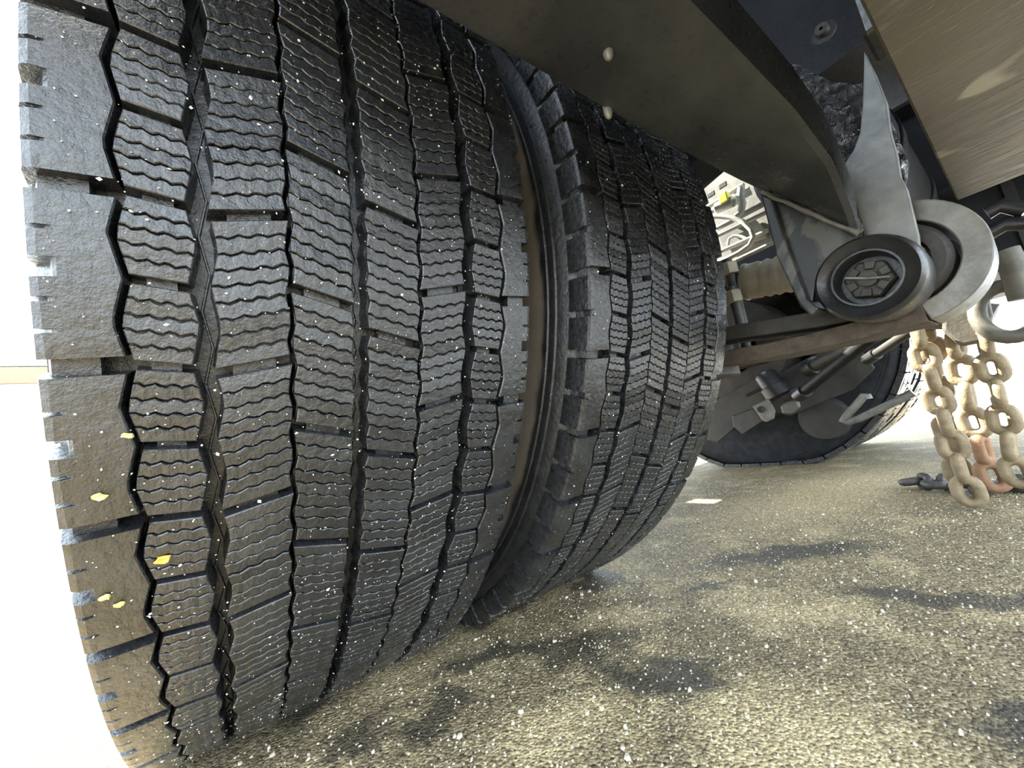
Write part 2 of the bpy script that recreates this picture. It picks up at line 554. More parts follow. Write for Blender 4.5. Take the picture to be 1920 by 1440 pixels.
def ridge_mesh(edge_l, edge_r, zc):
    """thin zigzag ridge on the floor of a wide groove"""
    mb = MB(); L = []
    n = NP * 12
    for i in range(n):
        s_ = i * P / 12
        u = (edge_l(s_) + edge_r(s_)) / 2
        c = []
        for du, hh in ((-.0009, -.0165), (-.0003, -.0143), (.0003, -.0143), (.0009, -.0165)):
            x, y, z = cyl(u + du, s_, hh); c.append((x, y, max(z + zc, .0005)))
        L.append(c)
    L.append(L[0]); mb.loops(L, False)
    return mb.mesh('groove_ridge')

def place_block(o, th, zc):
    """turn a block about the axle; in the contact patch it is pressed up to the ground"""
    o.rotation_euler = (-th, 0, 0)
    z = zc
    return z

def tyre(name, label, x0, phase, lo, hi, detail=True, group='truck tyres', side='sidewall_rubber'):
    """x0: left tread edge. lo..hi: angles (deg, 0 = front, + = up) built block by block"""
    xc = x0 + W / 2
    t = thing(name, label, 'tyre', (xc, 0, 0), group)
    me = carcass_mesh(AX)
    o = link('carcass', me, MAT[side], None, 40); o.parent = t
    if detail:
        for a, b in ((eG1l, eG1r), (eG2l, eG2r), (eG3l, eG3r)):
            o = link('groove_ridge', ridge_mesh(a, b, AX), MAT['tread_rubber'], None); o.parent = t
    rest = MB()
    rr = random.Random(int(x0 * 1000))
    for k in range(NP):
        base = (k + phase) * 2 * math.pi / NP
        for ph, meshes in BLOCKS:
            cen = base + ph * 2 * math.pi / NP
            c = math.degrees((cen + math.pi) % (2 * math.pi) - math.pi)
            dz = 0.0
            low = AX + R * math.sin(math.radians(c))
            if low < 0.0: dz = -low
            me = (meshes[0] if x0 == 0 else meshes[1]) if len(meshes) == 2 else meshes[rr.randrange(len(meshes))]
            if lo <= c <= hi:
                o = bpy.data.objects.new(me.name.split('.')[0], me); col.objects.link(o)
                o.parent = t; o.rotation_euler = (-base, 0, 0); o.location = (0, 0, AX + dz + .0006)
            else:
                # far round the back: a plain lug, pressed flat where it meets the ground
                us = [v.co.x for v in me.vertices]
                u0, u1 = min(us) + .001, max(us) - .001
                hw = (math.pi / NP) * (.93 if me.name.startswith('shoulder') or ph in (.5, 1.0, .72, 1.16) else .46)
                loops = []
                for hh in (-.017, 0):
                    q = []
                    for u, da in ((u0, -hw), (u1, -hw), (u1, hw), (u0, hw)):
                        a = cen + da
                        q.append((u, -(R + hh) * math.cos(a), max(AX + (R + hh) * math.sin(a), .0006 if hh == 0 else .012)))
                    loops.append(q)
                rest.loops(loops, True)
    o = link('tread_lugs_behind', rest.mesh('tread_lugs_behind'), MAT['tread_rubber'], None); o.parent = t; o['kind'] = 'stuff'
    return t

# phase so that a lateral groove of the outer shoulder sits at -20.3 degrees
PITCH = 360 / NP
ph1 = (-20.3 / PITCH) % 1.0
outer = tyre('truck_tyre', 'large wet black tyre nearest the camera, outer one of the dual pair', 0.0, ph1, -74, 34)
inner = tyre('truck_tyre', 'wet black tyre just right of the nearest one, inner one of the dual pair', .334, ph1 + .12, -74, 44)
farin = tyre('truck_tyre', 'tyre on the far side under the truck, its sidewall facing the camera', 1.838, .2, 500, 501, False, side='far_rubber')
farout = tyre('truck_tyre', 'outermost tyre on the far side, mostly hidden behind the other far tyre', 2.172, .7, 500, 501, False, side='far_rubber')

def wheel_rim(t, x, inward):
    s = inward
    mb = MB()
    mb.lathe([(.10*s, .298), (.108*s, .305), (.112*s, .300), (.100*s, .285), (.03*s, .270), (-.06*s, .262), (-.075*s, .20), (-.085*s, .11), (-.085*s, .03)], (x, 0, AX), 64)
    return mb.build('rim', MAT['dusty_black'], t, 40)
wheel_rim(outer, .132, -1); wheel_rim(inner, .334 + .132, 1)
wheel_rim(farin, 1.838 + .132, -1); wheel_rim(farout, 2.172 + .132, 1)

# grit and drops on the tread, coloured pale to stand in for wet glints
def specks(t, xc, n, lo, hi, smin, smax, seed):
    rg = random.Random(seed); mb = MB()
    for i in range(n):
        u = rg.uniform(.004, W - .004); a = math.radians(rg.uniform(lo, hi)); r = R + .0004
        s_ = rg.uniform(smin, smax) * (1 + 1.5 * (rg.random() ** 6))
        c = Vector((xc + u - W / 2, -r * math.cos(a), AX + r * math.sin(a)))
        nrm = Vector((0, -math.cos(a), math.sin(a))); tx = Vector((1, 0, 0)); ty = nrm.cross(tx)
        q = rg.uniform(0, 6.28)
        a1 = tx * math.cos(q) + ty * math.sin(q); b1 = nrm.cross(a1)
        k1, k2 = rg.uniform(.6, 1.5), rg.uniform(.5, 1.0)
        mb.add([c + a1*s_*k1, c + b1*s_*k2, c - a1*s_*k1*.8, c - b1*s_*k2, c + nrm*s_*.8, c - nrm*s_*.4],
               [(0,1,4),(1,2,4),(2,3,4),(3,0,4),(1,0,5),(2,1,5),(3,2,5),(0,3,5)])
    o = mb.build('grit_glints', MAT['grit_glints'], t, 60); o['kind'] = 'stuff'
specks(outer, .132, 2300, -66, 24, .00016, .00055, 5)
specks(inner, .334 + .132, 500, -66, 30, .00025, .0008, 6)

# a scrap of orange leaf and a few straw-coloured chips stuck to the outer tyre
def chip(name, label, cat, px, py, size, mat, seed, dz=.0008):
    d = ray(px, py); o_ = CAM - Vector((0, 0, AX))
    A = d.y**2 + d.z**2; B = 2*(o_.y*d.y + o_.z*d.z); C = o_.y**2 + o_.z**2 - (R + dz)**2
    tt = (-B - math.sqrt(B*B - 4*A*C)) / (2*A); p = CAM + d*tt
    nrm = Vector((0, p.y, p.z - AX)).normalized(); tx = Vector((1, 0, 0)); ty = nrm.cross(tx)
    rg = random.Random(seed); mb = MB(); N = 9; lo_ = []; hi_ = []
    for i in range(N):
        a = 2*math.pi*i/N; rr = size*rg.uniform(.6, 1.1)
        q = p + tx*math.cos(a)*rr + ty*math.sin(a)*rr*.6
        lo_.append(q - nrm*.0006); hi_.append(p + (q - p)*.8 + nrm*rg.uniform(.0003, .0016))
    mb.loops([lo_, hi_], True)
    return tag(mb.build(name, mat, None), label, cat)
chip('leaf_scrap', 'small orange scrap of dead leaf stuck to the outer tyre low on the left', 'leaf scrap', 306, 1050, .0042, MAT['leaf_orange'], 1)
chip('straw_chip', 'yellowish chip on the outer tyre shoulder above the orange leaf scrap', 'chip', 185, 932, .0030, MAT['straw'], 2)
chip('straw_chip', 'yellow chip on the outer tyre shoulder, left of the orange leaf scrap and below it', 'chip', 197, 1120, .0026, MAT['straw'], 3)
chip('straw_chip', 'pale chip wedged by the zigzag groove, topmost of the chips on the outer tyre', 'chip', 240, 817, .0026, MAT['straw'], 4)
chip('straw_chip', 'yellow chip right of and just below its neighbour on the outer tyre shoulder', 'chip', 224, 1134, .0024, MAT['straw'], 5)

# ------------------------------------------------------------------ spring hanger with its cross beam
hang = thing('spring_hanger', 'grey black steel cross beam and bracket holding the spring eye beside the tyres', 'bracket', (.62, -.63, .33))
XP = .62
def sect(X, yl, zl, yr, zr, top, rl=.010):
    # left-bottom edge (rounded), right-bottom edge, then up
    return [(X, yl, top), (X, yl, zl + rl), (X, yl - .003, zl + .003), (X, yl - rl, zl),
            (X, (yl + yr) / 2, (zl + zr) / 2 + (.0)), (X, yr + rl * .8, zr), (X, yr + .002, zr + .003), (X, yr, zr + rl), (X, yr - .004, zr + .042)]
mb = MB()
secs = []
for X, yl, zl, yr, zr, top in ((-.10, -.566, .498, -.650, .500, .64), (.15, -.566, .498, -.650, .500, .64), (.35, -.567, .499, -.652, .499, .64), (.47, -.569, .501, -.654, .492, .62),
                          (.55, -.571, .503, -.655, .470, .60), (.605, -.573, .505, -.650, .432, .58), (.628, -.575, .506, -.646, .416, .56)):
    secs.append(sect(X, yl, zl, yr, zr, top))
mb.loops(secs, True)
mb.build('cross_beam', MAT['grey_paint'], hang, 35)
# welded rim along the beam's end
mb = MB(); pts = []
rg = random.Random(2)
for i in range(17):
    k = i / 16
    p = onX(1432, 362, XP).lerp(onX(1612, 441, XP), k); pts.append(p + Vector((-.004, 0, rg.uniform(-.0012, .0012))))
mb.tube(pts, [.0028 + rg.uniform(-.0006, .0006) for _ in pts], 8)
mb.build('weld_bead', MAT['worn_steel'], hang, 50)
# gusset plate under the weld, with its thick left flange
X2 = .632
poly = [onX(*q, X2) for q in ((1436, 366), (1614, 443), (1588, 462), (1545, 495), (1527, 540), (1520, 590), (1500, 575), (1470, 480))]
mb = MB(); mb.prism(poly, (.012, 0, 0)); mb.build('gusset', MAT['mottled_grey'], hang, 0, .0015)
poly = [onX(*q, .618) for q in ((1425, 362), (1447, 372), (1478, 470), (1512, 560), (1535, 578), (1520, 592), (1498, 570), (1455, 480))]
mb = MB(); mb.prism(poly, (.050, 0, 0)); mb.build('flange', MAT['mottled_grey'], hang, 0, .002)
# tall curved side plate
XS = .662
poly = [onX(*q, XS) for q in ((1620, 96), (1640, 135), (1662, 190), (1668, 240), (1682, 290), (1688, 330), (1700, 352), (1712, 400), (1722, 440),
                              (1726, 500), (1712, 540), (1640, 560), (1612, 470), (1600, 420), (1590, 370), (1576, 318), (1600, 282), (1612, 250), (1617, 200), (1619, 150))]
mb = MB(); mb.prism(poly, (.012, 0, 0)); mb.build('side_plate', MAT['grey_plate'], hang, 0, .0012)
# raised strip of old grease and dirt beside the plate
mb = MB(); pts = [onX(*q, .648) for q in ((1575, 330), (1588, 370), (1600, 410), (1615, 445), (1630, 462))]
mb.tube(pts, [.004, .006, .006, .006, .003], 8); mb.build('grease_strip', MAT['wet_casting'], hang, 50)
# boss (cup) round the pivot pin
HC = onX(1622, 520, .625)
mb = MB()
mb.lathe([(.060, .020), (.060, .047), (.012, .047), (.003, .0455), (-.001, .0425), (.004, .038), (.008, .0325), (.003, .0305), (.003, .0285), (.008, .0275), (.030, .0265), (.030, .001)], HC, 56)
mb.build('pivot_boss', MAT['black_paint'], hang, 35)
mb = MB()
N6 = [(.0225 * math.cos(math.pi/3*i + .3), .0225 * math.sin(math.pi/3*i + .3)) for i in range(6)]
bx = HC.x
mb.loops([[(bx + xx, HC.y + y*k, HC.z + z*k) for y, z in N6] for xx, k in ((.030, 1), (.018, 1), (.015, .92))], True)
nut = mb.build('castle_nut', MAT['dusty_black'], hang, 0, .0012)
for i in range(6):
    a = math.pi/3*i + .3 + math.pi/6
    mb = MB(); c = Vector((bx + .016, HC.y + .0145*math.cos(a), HC.z + .0145*math.sin(a)))
    e1 = Vector((0, math.cos(a), math.sin(a))); e2 = Vector((0, -math.sin(a), math.cos(a)))
    L = []
    for xx in (0, -.006):
        L.append([c + Vector((xx, 0, 0)) + e1*p_ + e2*q_ for p_, q_ in ((-.004, -.004), (.0045, -.005), (.0045, .005), (-.004, .004))])
    mb.loops(L, True); mb.build('castellation', MAT['dusty_black'], nut, 0, .001)
mb = MB(); mb.cyl((bx + .02, HC.y, HC.z), (bx + .010, HC.y, HC.z), .0095, .0085, 20); mb.build('pin_end', MAT['dusty_black'], hang, 40)
mb = MB(); mb.tube([(bx + .008, HC.y - .018, HC.z - .006), (bx + .0085, HC.y, HC.z), (bx + .008, HC.y + .017, HC.z + .008)], .0016, 8); mb.build('cotter_pin', MAT['worn_steel'], hang, 50)
# bolt and drops under the beam
for px, py, rr in ((1140, 98, .0036), (1140, 210, .0034), (1427, 294, .0026)):
    p = onZ(px, py, .499) if px != 1427 else onX(px, py, .56)
    mb = MB(); mb.lathe([(.006, rr), (-.001, rr), (-.004, rr*.8), (-.006, rr*.35), (-.0062, .0001)], p, 14, 'Z')
    mb.build('drain_plug', MAT['worn_steel'], hang, 50)

# ------------------------------------------------------------------ leaf spring
spr = thing('leaf_spring', 'steel leaf spring with a curled grey wrap round its eye beside the tyres', 'leaf spring', (.75, -.60, .30))
EC = Vector((.70, -.655, .384))
def band(path, th, x0, x1, name, mat):
    """flat leaf following a path in the YZ plane"""
    mb = MB(); pts = [Vector((0, y, z)) for y, z in path]; N = len(pts); L = []
    for i, p in enumerate(pts):
        t = (pts[min(i+1, N-1)] - pts[max(i-1, 0)]).normalized(); n = Vector((0, -t.z, t.y))
        a, b = p + n*th/2, p - n*th/2
        L.append([(x0, a.y, a.z), (x1, a.y, a.z), (x1, b.y, b.z), (x0, b.y, b.z)])
    mb.loops(L, True)
    return mb.build(name, mat, spr, 30, .0015)
RW = .0615
arc = [(EC.y + RW*math.cos(math.radians(a)), EC.z + RW*math.sin(math.radians(a))) for a in range(86, 262, 6)]
tail = [(-.645, .3225), (-.60, .3215), (-.55, .3220), (-.50, .3250), (-.44, .3310), (-.38, .3385), (-.30, .350), (-.15, .368), (0, .375), (.2, .368), (.45, .335)]
band(arc, .0225, .700, .780, 'wrapper_leaf', MAT['worn_steel'])
band([arc[-1]] + tail, .0225, .700, .780, 'second_leaf', MAT['rusty_leaf'])
RE = .038
earc = [(EC.y + RE*math.cos(math.radians(a)), EC.z + RE*math.sin(math.radians(a))) for a in range(-40, 262, 8)]
ml = [(-.650, .345), (-.61, .3455), (-.57, .349), (-.52, .357), (-.47, .365), (-.43, .3705), (-.38, .375), (-.28, .386), (-.1, .399), (.1, .40), (.45, .37)]
band(earc, .016, .700, .780, 'spring_eye', MAT['rusty_leaf'])
band(ml, .022, .700, .780, 'main_leaf', MAT['dusty_black'])
mb = MB(); mb.cyl((.688, EC.y, EC.z), (.80, EC.y, EC.z), .027, None, 28); mb.build('bushing', MAT['bellows_tan'], spr, 40)
mb = MB(); mb.lathe([(-.001, .046), (-.006, .044), (-.010, .041), (-.010, .030)], (.700, EC.y, EC.z), 40); mb.build('thrust_washer', MAT['dusty_black'], spr, 40)
mb = MB(); mb.box((.69, -.425, .305), (.79, -.40, .44), .003); mb.build('rebound_clip', MAT['dusty_black'], spr)

# ------------------------------------------------------------------ axle and spring seat
ax = thing('axle_housing', 'black drive axle housing running across to the far wheels', 'axle', (1.2, 0, .36))
mb = MB(); mb.lathe([(-.58, .03), (-.58, .075), (-.35, .072), (-.25, .085), (-.19, .16), (-.1, .20), (.1, .20), (.19, .16), (.25, .085), (.35, .072), (.60, .075), (.60, .03)], (1.218, 0, AX), 40)
mb.build('tube', MAT['dusty_black'], ax, 40)
for s_, xx in ((-1, .67), (1, 1.77)):
    mb = MB(); mb.lathe([(0, .10), (0, .205), (.012*s_, .21), (.16*s_, .205), (.16*s_, .05)], (xx, 0, AX), 48)
    mb.build('brake_drum', MAT['dusty_black'], ax, 40)
mb = MB(); mb.box((.69, -.12, .4135), (.79, .12, .430), .004); mb.build('spring_seat', MAT['dusty_black'], ax)
mb = MB(); mb.box((1.62, -.14, .40), (1.74, .14, .43), .004); mb.build('spring_seat', MAT['dusty_black'], ax)

# brake chamber / boot seen behind the hanger
bel = thing('air_bellows', 'tan ribbed rubber bellows seen between the tyre and the bracket', 'bellows', (.85, -.47, .44))
c0 = onX(1385, 532, .86); c1 = onX(1492, 510, .86)
d = (c1 - c0)
def along(k): return c0 + d*k
prof = [(0, .020), (.02, .030), (.10, .033), (.16, .041), (.40, .043), (.45, .040), (.49, .0405), (.56, .044), (.63, .0405), (.66, .040), (.72, .044), (.79, .040), (.84, .040), (.9, .043), (1.0, .041)]
mb = MB(); mb.tube([along(k) for k, _ in prof], [r_*.78 for _, r_ in prof], 28); mb.build('boot', MAT['bellows_tan'], bel, 60)
mb = MB(); mb.tube([along(-.30), along(-.02), along(.05)], [.024, .026, .020], 14); mb.build('end_cap', MAT['dusty_black'], bel, 40)
mb = MB(); mb.tube([along(.135), along(.165)], [.0345, .0345], 28); mb.build('clamp_band', MAT['worn_steel'], bel, 40)

def nut_thing(label, px, py, X, r):
    t = thing('u_bolt', label, 'bolt', tuple(onX(px, py, X) - Vector((0, 0, .11))), 'spring u-bolts')
    p = onX(px, py, X)
    mb = MB(); hx = [(r*math.cos(math.pi/3*i + .4), r*math.sin(math.pi/3*i + .4)) for i in range(6)]
    mb.loops([[(p.x + a*k, p.y + b*k, p.z + z) for a, b in hx] for z, k in ((-.012, 1), (.008, 1), (.011, .85))], True)
    mb.build('nut', MAT['bellows_tan'], t, 0, .001)
    mb = MB(); mb.cyl((p.x, p.y, p.z - .11), (p.x, p.y, p.z + .018), r*.55, None, 14); mb.build('stud', MAT['dusty_black'], t, 40)
nut_thing('tan topped bolt just right of the inner tyre, upper of two', 1366, 505, .83, .017)
nut_thing('tan topped bolt just right of the inner tyre, lower of two', 1374, 557, .806, .016)

# ------------------------------------------------------------------ tank / box overhead
tk = thing('battery_box', 'brown grey metal box hanging at the upper right, scratched underside', 'box', (.30, -1.0, .42))
mb = MB(); mb.box((.10, -1.15, .420), (.664, -.7145, .86), .0012); mb.build('shell', MAT['tank_underside'], tk, 30)
mb = MB(); mb.box((.40, -.714, .47), (.44, -.706, .80), .002); mb.build('strap', MAT['black_paint'], tk)

# ------------------------------------------------------------------ chassis over the axle
def rail(name, label, x0, x1):
    t = thing(name, label, 'frame rail', ((x0 + x1)/2, 0, .71))
    s = 1 if x1 > x0 else -1
    a, b = min(x0, x1), max(x0, x1)
    mb = MB(); mb.box((x0 if s > 0 else x0 - .009, -1.6, .72), (x0 + .009 if s > 0 else x0, 1.3, .98)); mb.build('web', MAT['chassis_black'], t)
    mb = MB(); mb.box((a, -1.6, .71), (b, 1.3, .72)); mb.build('lower_flange', MAT['chassis_black'], t)
    mb = MB(); mb.box((a, -1.6, .98), (b, 1.3, .99)); mb.build('upper_flange', MAT['chassis_black'], t)
rail('frame_rail', 'black steel frame rail above the near leaf spring', .78, .87)
rail('frame_rail', 'black steel frame rail above the far leaf spring', 1.66, 1.57)
mb = MB(); mb.box((.87, .92, .74), (1.57, 1.0, .96), .004); tag(mb.build('crossmember', MAT['chassis_black']), 'black crossmember joining the frame rails behind the axle', 'crossmember')
mb = MB(); mb.box((.87, -1.25, .74), (1.57, -1.17, .96), .004); tag(mb.build('crossmember', MAT['chassis_black']), 'black crossmember joining the frame rails ahead of the axle', 'crossmember')

# knobbly wet casting in the dark between the beam and the box
cst = thing('cast_bracket', 'knobbly wet black casting between the cross beam and the side plate', 'casting', (.72, -.66, .52))
poly = [onX(*q, .676) for q in ((1480, 110), (1560, 150), (1640, 150), (1700, 300), (1692, 375), (1600, 400), (1540, 330), (1480, 230))]
mb = MB(); mb.prism(poly, (.022, 0, 0)); mb.build('body', MAT['wet_casting'], cst, 0, .008, 3)
mb = MB(); c = onX(1545, 62, .70); mb.lathe([(-.012, .002), (-.012, .007), (-.004, .008), (-.002, .013), (.0, .013), (.0, .002)], c, 20); mb.build('bolt_head', MAT['dusty_black'], cst, 40)

def mudguard(name, label, x0, x1):
    mb = MB(); L = []
    for i in range(33):
        a = math.radians(28 + (168 - 28)*i/32)
        q = []
        for x, r in ((x0, .640), (x1, .640), (x1, .648), (x0, .648)):
            q.append((x, -r*math.cos(a), AX + r*math.sin(a)))
        L.append(q)
    mb.loops(L, True); return tag(mb.build(name, MAT['black_paint'], None, 40), label, 'mudguard')
mudguard('mudguard', 'unseen black curved mudguard over the near pair of tyres, added to darken them', -.03, .66)  # out of view, put in to darken the upper tyres
mudguard('mudguard', 'black curved mudguard over the far pair of tyres', 1.79, 2.47)

# load bed in strips, cut short ahead; well and slot added to admit sun
bed = thing('truck_bed', 'dark underside of the truck bed high above the axle, with gaps added to let sun in', 'truck bed', (1.2, 0, 1.16))
for a, b in (((-.06, -1.5, 1.16), (.94, 1.35, 1.22)), ((.94, -1.5, 1.16), (.98, .30, 1.22)), ((.94, .30, 1.16), (1.0, .855, 1.22)), ((.94, .985, 1.16), (1.0, 1.35, 1.22)), ((1.50, -1.5, 1.16), (2.50, 1.35, 1.22)), ((.98, -1.5, 1.16), (1.50, -.20, 1.22)), ((1.0, .30, 1.16), (1.50, 1.35, 1.22))):
    mb = MB(); mb.box(a, b); mb.build('deck_panel', MAT['chassis_black'], bed)

# added cylinder keeping sun off the chains, added far box hiding bright sky
at_ = thing('sun_blocker', 'dark cylinder added between the frame rails to keep sun off the chains', 'sun blocker', (1.22, -.56, .58))
mb = MB(); mb.lathe([(-.31, .01), (-.31, .05), (-.29, .09), (-.26, .105), (.26, .105), (.29, .09), (.31, .05), (.31, .01)], (1.22, -.57, .69), 36); mb.build('shell', MAT['chassis_black'], at_, 40)
for x in (1.05, 1.39):
    mb = MB(); mb.lathe([(-.02, .106), (-.02, .109), (.02, .109), (.02, .106)], (x, -.57, .69), 36); mb.build('strap', MAT['black_paint'], at_, 40)
ft = thing('sky_blocker', 'dark box added on the far side to block bright sky beyond the spring eye', 'sky blocker', (2.05, -1.1, .5))
mb = MB(); mb.box((1.70, -1.55, .50), (2.42, -.58, 1.05), .04); mb.build('shell', MAT['chassis_black'], ft, 40)
for y in (-1.3, -.78):
    mb = MB(); mb.box((1.69, y - .03, .49), (2.43, y + .03, 1.06), .04); mb.build('strap', MAT['black_paint'], ft, 40)

# ------------------------------------------------------------------ bright valve panel seen through the gap
XV = 1.30
vp = thing('valve_panel', 'brightly lit pale panel with hoses and pipes seen through the gap above the spring', 'panel', tuple(onX(1400, 470, XV)))
poly = [onX(*q, XV) for q in ((1270, 300), (1345, 318), (1470, 400), (1500, 500), (1440, 470), (1345, 500), (1300, 480))]
poly = [onX(*q, XV) for q in ((1290, 380), (1362, 318), (1480, 380), (1480, 440), (1345, 505), (1320, 470))]
mb = MB(); mb.prism(poly, (.012, 0, 0)); mb.build('back_plate', MAT['light_metal'], vp)
poly = [onX(*q, XV - .015) for q in ((1345, 440), (1412, 408), (1436, 432), (1436, 446), (1355, 470))]
mb = MB(); mb.prism(poly, (.012, 0, 0)); mb.build('cover', MAT['light_metal'], vp, 0, .002)
for a, b, r_ in (((1322, 392), (1395, 345), .006), ((1326, 402), (1405, 352), .006), ((1345, 428), (1440, 378), .008), ((1335, 447), (1450, 392), .006), ((1350, 472), (1440, 432), .006), ((1345, 505), (1450, 455), .006)):
    mb = MB(); mb.cyl(onX(*a, XV - .03), onX(*b, XV - .03), r_, None, 12); mb.build('pipe', MAT['light_metal'], vp, 40)
mb = MB(); pts = [onX(*q, XV - .06) for q in ((1328, 408), (1345, 406), (1370, 408), (1392, 415), (1408, 430), (1413, 445), (1405, 460), (1385, 474), (1365, 484), (1345, 492))]
mb.tube(pts, .0068, 10); mb.build('hose', MAT['hose_white'], vp, 60)
mb = MB(); pts = [onX(*q, XV - .03) for q in ((1365, 460), (1367, 448), (1376, 442), (1388, 443), (1400, 448))]
mb.tube(pts, .0045, 10); mb.build('hose', MAT['hose_white'], vp, 60)
mb = MB(); pts = [onX(*q, XV - .05) for q in ((1390, 352), (1388, 368), (1392, 382), (1389, 398), (1380, 405))]
mb.tube(pts, .010, 10); mb.build('hose', MAT['hose_white'], vp, 60)
mb = MB(); p0, p1 = onX(1340, 392, XV - .05), onX(1378, 376, XV - .05)
mb.tube([p0, p0.lerp(p1, .1), p0.lerp(p1, .9), p1], [.008, .016, .016, .008], 14); mb.build('valve_body', MAT['light_metal'], vp, 40)
p = onX(1358, 372, XV - .06); mb = MB(); mb.box(p - Vector((.01, .012, .016)), p + Vector((.012, .012, .016)), .003); mb.build('connector', MAT['yellow_plastic'], vp)
for q in ((1334, 365), (1356, 348)):
    p = onX(*q, XV - .006); mb = MB(); mb.box(p - Vector((.005, .012, .008)), p + Vector((.0, .012, .008)), .002); mb.build('clip', MAT['dusty_black'], vp)

# ------------------------------------------------------------------ brake gear in front of the far wheel
bk = thing('brake_gear', 'dark brake chamber, shield and linkage in front of the far wheel', 'brake gear', tuple(onX(1450, 770, 1.66)))
XF = 1.70
def plate(name, pts, X, th, mat, bev=.003, par=bk):
    mb = MB(); mb.prism([onX(*q, X) for q in pts], (th, 0, 0)); return mb.build(name, mat, par, 0, bev)
plate('dust_shield', ((1338, 752), (1400, 720), (1432, 696), (1445, 690), (1462, 705), (1450, 740), (1420, 770), (1380, 800), (1345, 830), (1325, 825)), XF, .012, MAT['fibre_board'])
plate('backing_plate', ((1462, 700), (1520, 668), (1600, 640), (1640, 690), (1600, 730), (1540, 755), (1480, 780), (1440, 770), (1450, 735)), XF + .03, .012, MAT['dusty_black'])
mb = MB(); a, b = onX(1432, 700, XF - .05), onX(1462, 742, XF - .05); mb.tube([a, a.lerp(b, .1), a.lerp(b, .55), a.lerp(b, .6), b], [.03, .036, .036, .045, .045], 20); mb.build('brake_chamber', MAT['black_paint'], bk, 40)
plate('bracket', ((1410, 762), (1440, 748), (1452, 770), (1450, 785), (1436, 792), (1428, 788)), XF - .09, .014, MAT['worn_steel'])
mb = MB(); p = onX(1426, 768, XF - .095); mb.lathe([(0, .004), (-.004, .010), (0.004, .012)], p, 16); mb.build('bolt', MAT['dusty_black'], bk, 40)
mb = MB(); mb.tube([onX(1400, 742, XF - .06), onX(1440, 722, XF - .06)], .006, 8); mb.build('push_rod', MAT['black_paint'], bk, 40)
mb = MB(); mb.tube([onX(1470, 745, XF - .05), onX(1500, 735, XF - .05), onX(1530, 720, XF - .05)], [.018, .022, .012], 12); mb.build('slack_adjuster', MAT['dusty_black'], bk, 40)
mb = MB(); p = onX(1544, 785, 1.80); mb.lathe([(-.018, .0005), (-.018, .03), (-.012, .072), (.0, .078), (.03, .078)], p, 36); mb.build('round_cover', MAT['fibre_board'], bk, 40)
plate('oval_boss', ((1462, 762), (1480, 750), (1496, 752), (1500, 764), (1484, 776), (1466, 776)), XF - .02, .02, MAT['worn_steel'], .006)
plate('clamp_bar', ((1372, 780), (1412, 765), (1430, 790), (1392, 815), (1375, 800)), XF - .02, .03, MAT['black_paint'])

# torque rods and pipes slanting back to the far wheel
for i, (a, b, r_, X0, X1, mt, lab) in enumerate((
    ((1500, 740), (1660, 612), .016, 1.58, 1.36, 'chassis_black', 'dark rod slanting under the spring, lowest of the slanting rods'),
    ((1520, 690), (1690, 600), .022, 1.66, 1.44, 'dusty_black', 'thick dull rod slanting under the spring eye, uppermost of the slanting rods'),
    ((1630, 672), (1712, 618), .012, 1.52, 1.42, 'fibre_board', 'shiny short rod slanting beside the hanging chain'))):
    t = thing('torque_rod', lab, 'rod', tuple(onX(*a, X0)), 'slanting rods')
    p, q = onX(*a, X0), onX(*b, X1)
    mb = MB(); mb.tube([p, q], r_, 14); mb.build('tube', MAT[mt], t, 40)
    mb = MB(); dd = (q - p).normalized(); mb.tube([p - dd*.01, p + dd*.03], r_*1.35, 14); mb.build('collar', MAT['black_paint'], t, 40)
hk = onX(1600, 740, 1.60)
mb = MB(); mb.tube([onX(*q, 1.60) for q in ((1628, 748), (1626, 743), (1620, 742), (1605, 760), (1585, 782), (1580, 789), (1588, 791), (1610, 785), (1650, 766), (1690, 748), (1712, 736))], .011, 10)
tag(mb.build('hook_rod', MAT['worn_steel'], None, 60), 'pale bent hook rod in front of the far tyre', 'hook')

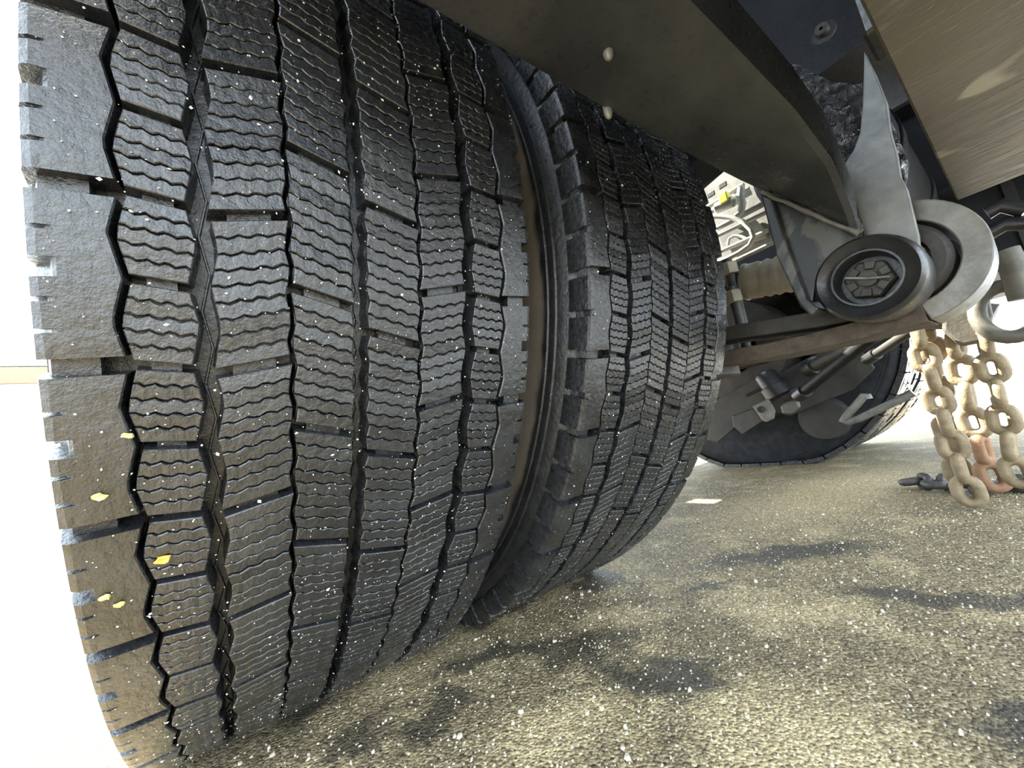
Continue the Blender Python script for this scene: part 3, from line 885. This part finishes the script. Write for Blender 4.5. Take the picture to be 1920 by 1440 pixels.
# ------------------------------------------------------------------ chains
def link_mesh(L, wd, r, name):
    mb = MB(); pts = []
    a = (L - wd) / 2; rr = (wd) / 2 - r
    for i in range(9):
        t = math.pi*i/8; pts.append((rr*math.cos(t), 0, a + rr*math.sin(t)))
    for i in range(9):
        t = math.pi + math.pi*i/8; pts.append((rr*math.cos(t), 0, -a + rr*math.sin(t)))
    mb.tube(pts, r, 8, closed=True)
    me = mb.mesh(name); fixnormals(me)
    for p in me.polygons: p.use_smooth = True
    return me
def chain(label, path, L, mats, seed, group='hanging tyre chains', roll0=0.0, flat=False, down=True):
    """links strung along a polyline"""
    t = thing('chain', label, 'chain', tuple(path[-1] if down else path[0]), group)
    base = Vector(t.location)
    wd, r = L*.74, L*.15
    me = link_mesh(L, wd, r, 'link')
    mm = {}
    pitch = L - 2*r*1.05
    P_ = [Vector(p) for p in path]
    seg = [(P_[i+1] - P_[i]).length for i in range(len(P_)-1)]
    tot = sum(seg); n = max(2, int(tot / pitch)); rg = random.Random(seed)
    for k in range(n):
        dd = (k + .5) * tot / n; i = 0
        while i < len(seg) - 1 and dd > seg[i]: dd -= seg[i]; i += 1
        p = P_[i].lerp(P_[i+1], min(1, dd/seg[i])); t_ = (P_[i+1] - P_[i]).normalized()
        q = t_.to_track_quat('Z', 'Y')
        ang = roll0 + (k % 2) * math.pi/2 + rg.uniform(-.3, .3)
        if flat: ang = (k % 2)*1.2 + rg.uniform(-.2, .2) + math.pi/2*0
        mat = mats(k, n)
        if mat not in mm:
            m2 = me.copy(); m2.materials.append(MAT[mat]); mm[mat] = m2
        o = bpy.data.objects.new('link', mm[mat]); col.objects.link(o); o.parent = t
        o.rotation_mode = 'QUATERNION'
        from mathutils import Quaternion
        q2 = Quaternion((rg.uniform(-1, 1), rg.uniform(-1, 1), 0.1), rg.uniform(0, .10))
        o.rotation_quaternion = q2 @ q @ Quaternion((0, 0, 1), ang)
        o.location = p - base
    return t
X1 = 1.16
c1 = chain('tan rusty chain hanging lowest, leftmost of the three below the spring eye', [onX(1716, 610, X1), onX(1740, 690, X1), onX(1775, 800, X1), onX(1800, 880, X1), onX(1824, 943, X1)], .062, lambda k, n: 'chain_rust', 1)
c2 = chain('rusty chain with reddish lowest links, middle one of the three below the spring eye', [onX(1787, 622, 1.24), onX(1800, 680, 1.24), onX(1822, 780, 1.24), onX(1848, 860, 1.24), onX(1872, 918, 1.24)], .066, lambda k, n: 'chain_red_rust' if k >= n - 2 else 'chain_rust', 2)
c3 = chain('tan rusty chain at the right edge, rightmost of the three below the spring eye', [onX(1842, 620, 1.18), onX(1862, 700, 1.18), onX(1880, 780, 1.18), onX(1898, 860, 1.18), onX(1918, 910, 1.18)], .060, lambda k, n: 'chain_rust', 3)
c5 = chain('tan chain strand hanging close behind the leftmost chain', [onX(1740, 600, 1.26), onX(1752, 680, 1.26), onX(1768, 770, 1.26), onX(1790, 860, 1.26), onX(1800, 900, 1.26)], .060, lambda k, n: 'chain_rust', 8)
g0 = [onZ(*q, .017) for q in ((1695, 905), (1725, 900), (1752, 908), (1782, 902), (1815, 908), (1850, 914), (1890, 905), (1925, 908))]
c4 = chain('dark chain lying on the asphalt beneath the hanging chains', g0, .055, lambda k, n: 'chain_dark', 4, 'chain on the ground', 0, True, False)
# hook and ring carrying the chains
hkr = thing('chain_hanger', 'weathered steel hanger with a big ring behind the spring eye', 'hanger', tuple(onX(1790, 640, 1.2)))
mb = MB(); mb.tube([onX(1700, 590, 1.22), onX(1780, 590, 1.22), onX(1860, 600, 1.22)], .030, 14); mb.build('bar', MAT['dusty_steel'], hkr, 40)
pc = onX(1890, 583, 1.15); mb = MB()
mb.tube([pc + Vector((.012*math.sin(a), .034*math.cos(a), .046*math.sin(a))) for a in [2*math.pi*i/24 for i in range(24)]], .012, 10, closed=True); mb.build('ring', MAT['dusty_steel'], hkr, 60)
plate('lug_plate', ((1770, 560), (1850, 540), (1862, 590), (1850, 640), (1800, 650), (1765, 620)), 1.18, .03, MAT['dusty_steel'], .006, hkr)
mb = MB(); mb.tube([onX(1885, 470, 1.12), onX(1900, 500, 1.12), onX(1918, 560, 1.12)], .016, 12); mb.build('stay', MAT['dusty_steel'], hkr, 40)

# air lines at the far right
for a, b, c, lab in (((1850, 400), (1880, 385), (1925, 395), 'dark air line at the right edge under the box, upper of two'), ((1850, 440), (1885, 420), (1930, 418), 'dark air line at the right edge under the box, lower of two')):
    mb = MB(); mb.tube([onX(*a, .95), onX(*b, .95), onX(*c, .95)], .010, 10); tag(mb.build('air_line', MAT['black_paint'], None, 60), lab, 'air line', 'air lines')

# ------------------------------------------------------------------ loose stones on the ground
rg = random.Random(11); mb = MB()
def stone(x, y, s_):
    N = 5; k = rg.uniform(.6, 1.0); q = rg.uniform(0, 6.28)
    lo_ = []; hi_ = []
    for i in range(N):
        a = 2*math.pi*i/N + q; rr = s_*rg.uniform(.75, 1.15)
        lo_.append((x + rr*math.cos(a), y + rr*k*math.sin(a), -.0003)); hi_.append((x + rr*.7*math.cos(a), y + rr*.7*k*math.sin(a), s_*rg.uniform(.5, 1.0)))
    mb.loops([lo_, hi_], False); n = len(mb.v); mb.f.append(tuple(range(n - N, n)))
for i in range(9000):
    x = rg.uniform(.0, 1.5); y = rg.uniform(-.72, .1)
    if abs(y) < .21 and (-.02 < x < .29 or .31 < x < .62): continue
    stone(x, y, rg.uniform(.0006, .0015) * (1 + 1.6*rg.random()**14))
o = tag(mb.build('gravel', MAT['pebble'], None), 'fine loose gravel scattered over the asphalt under the truck', 'gravel'); o['kind'] = 'stuff'
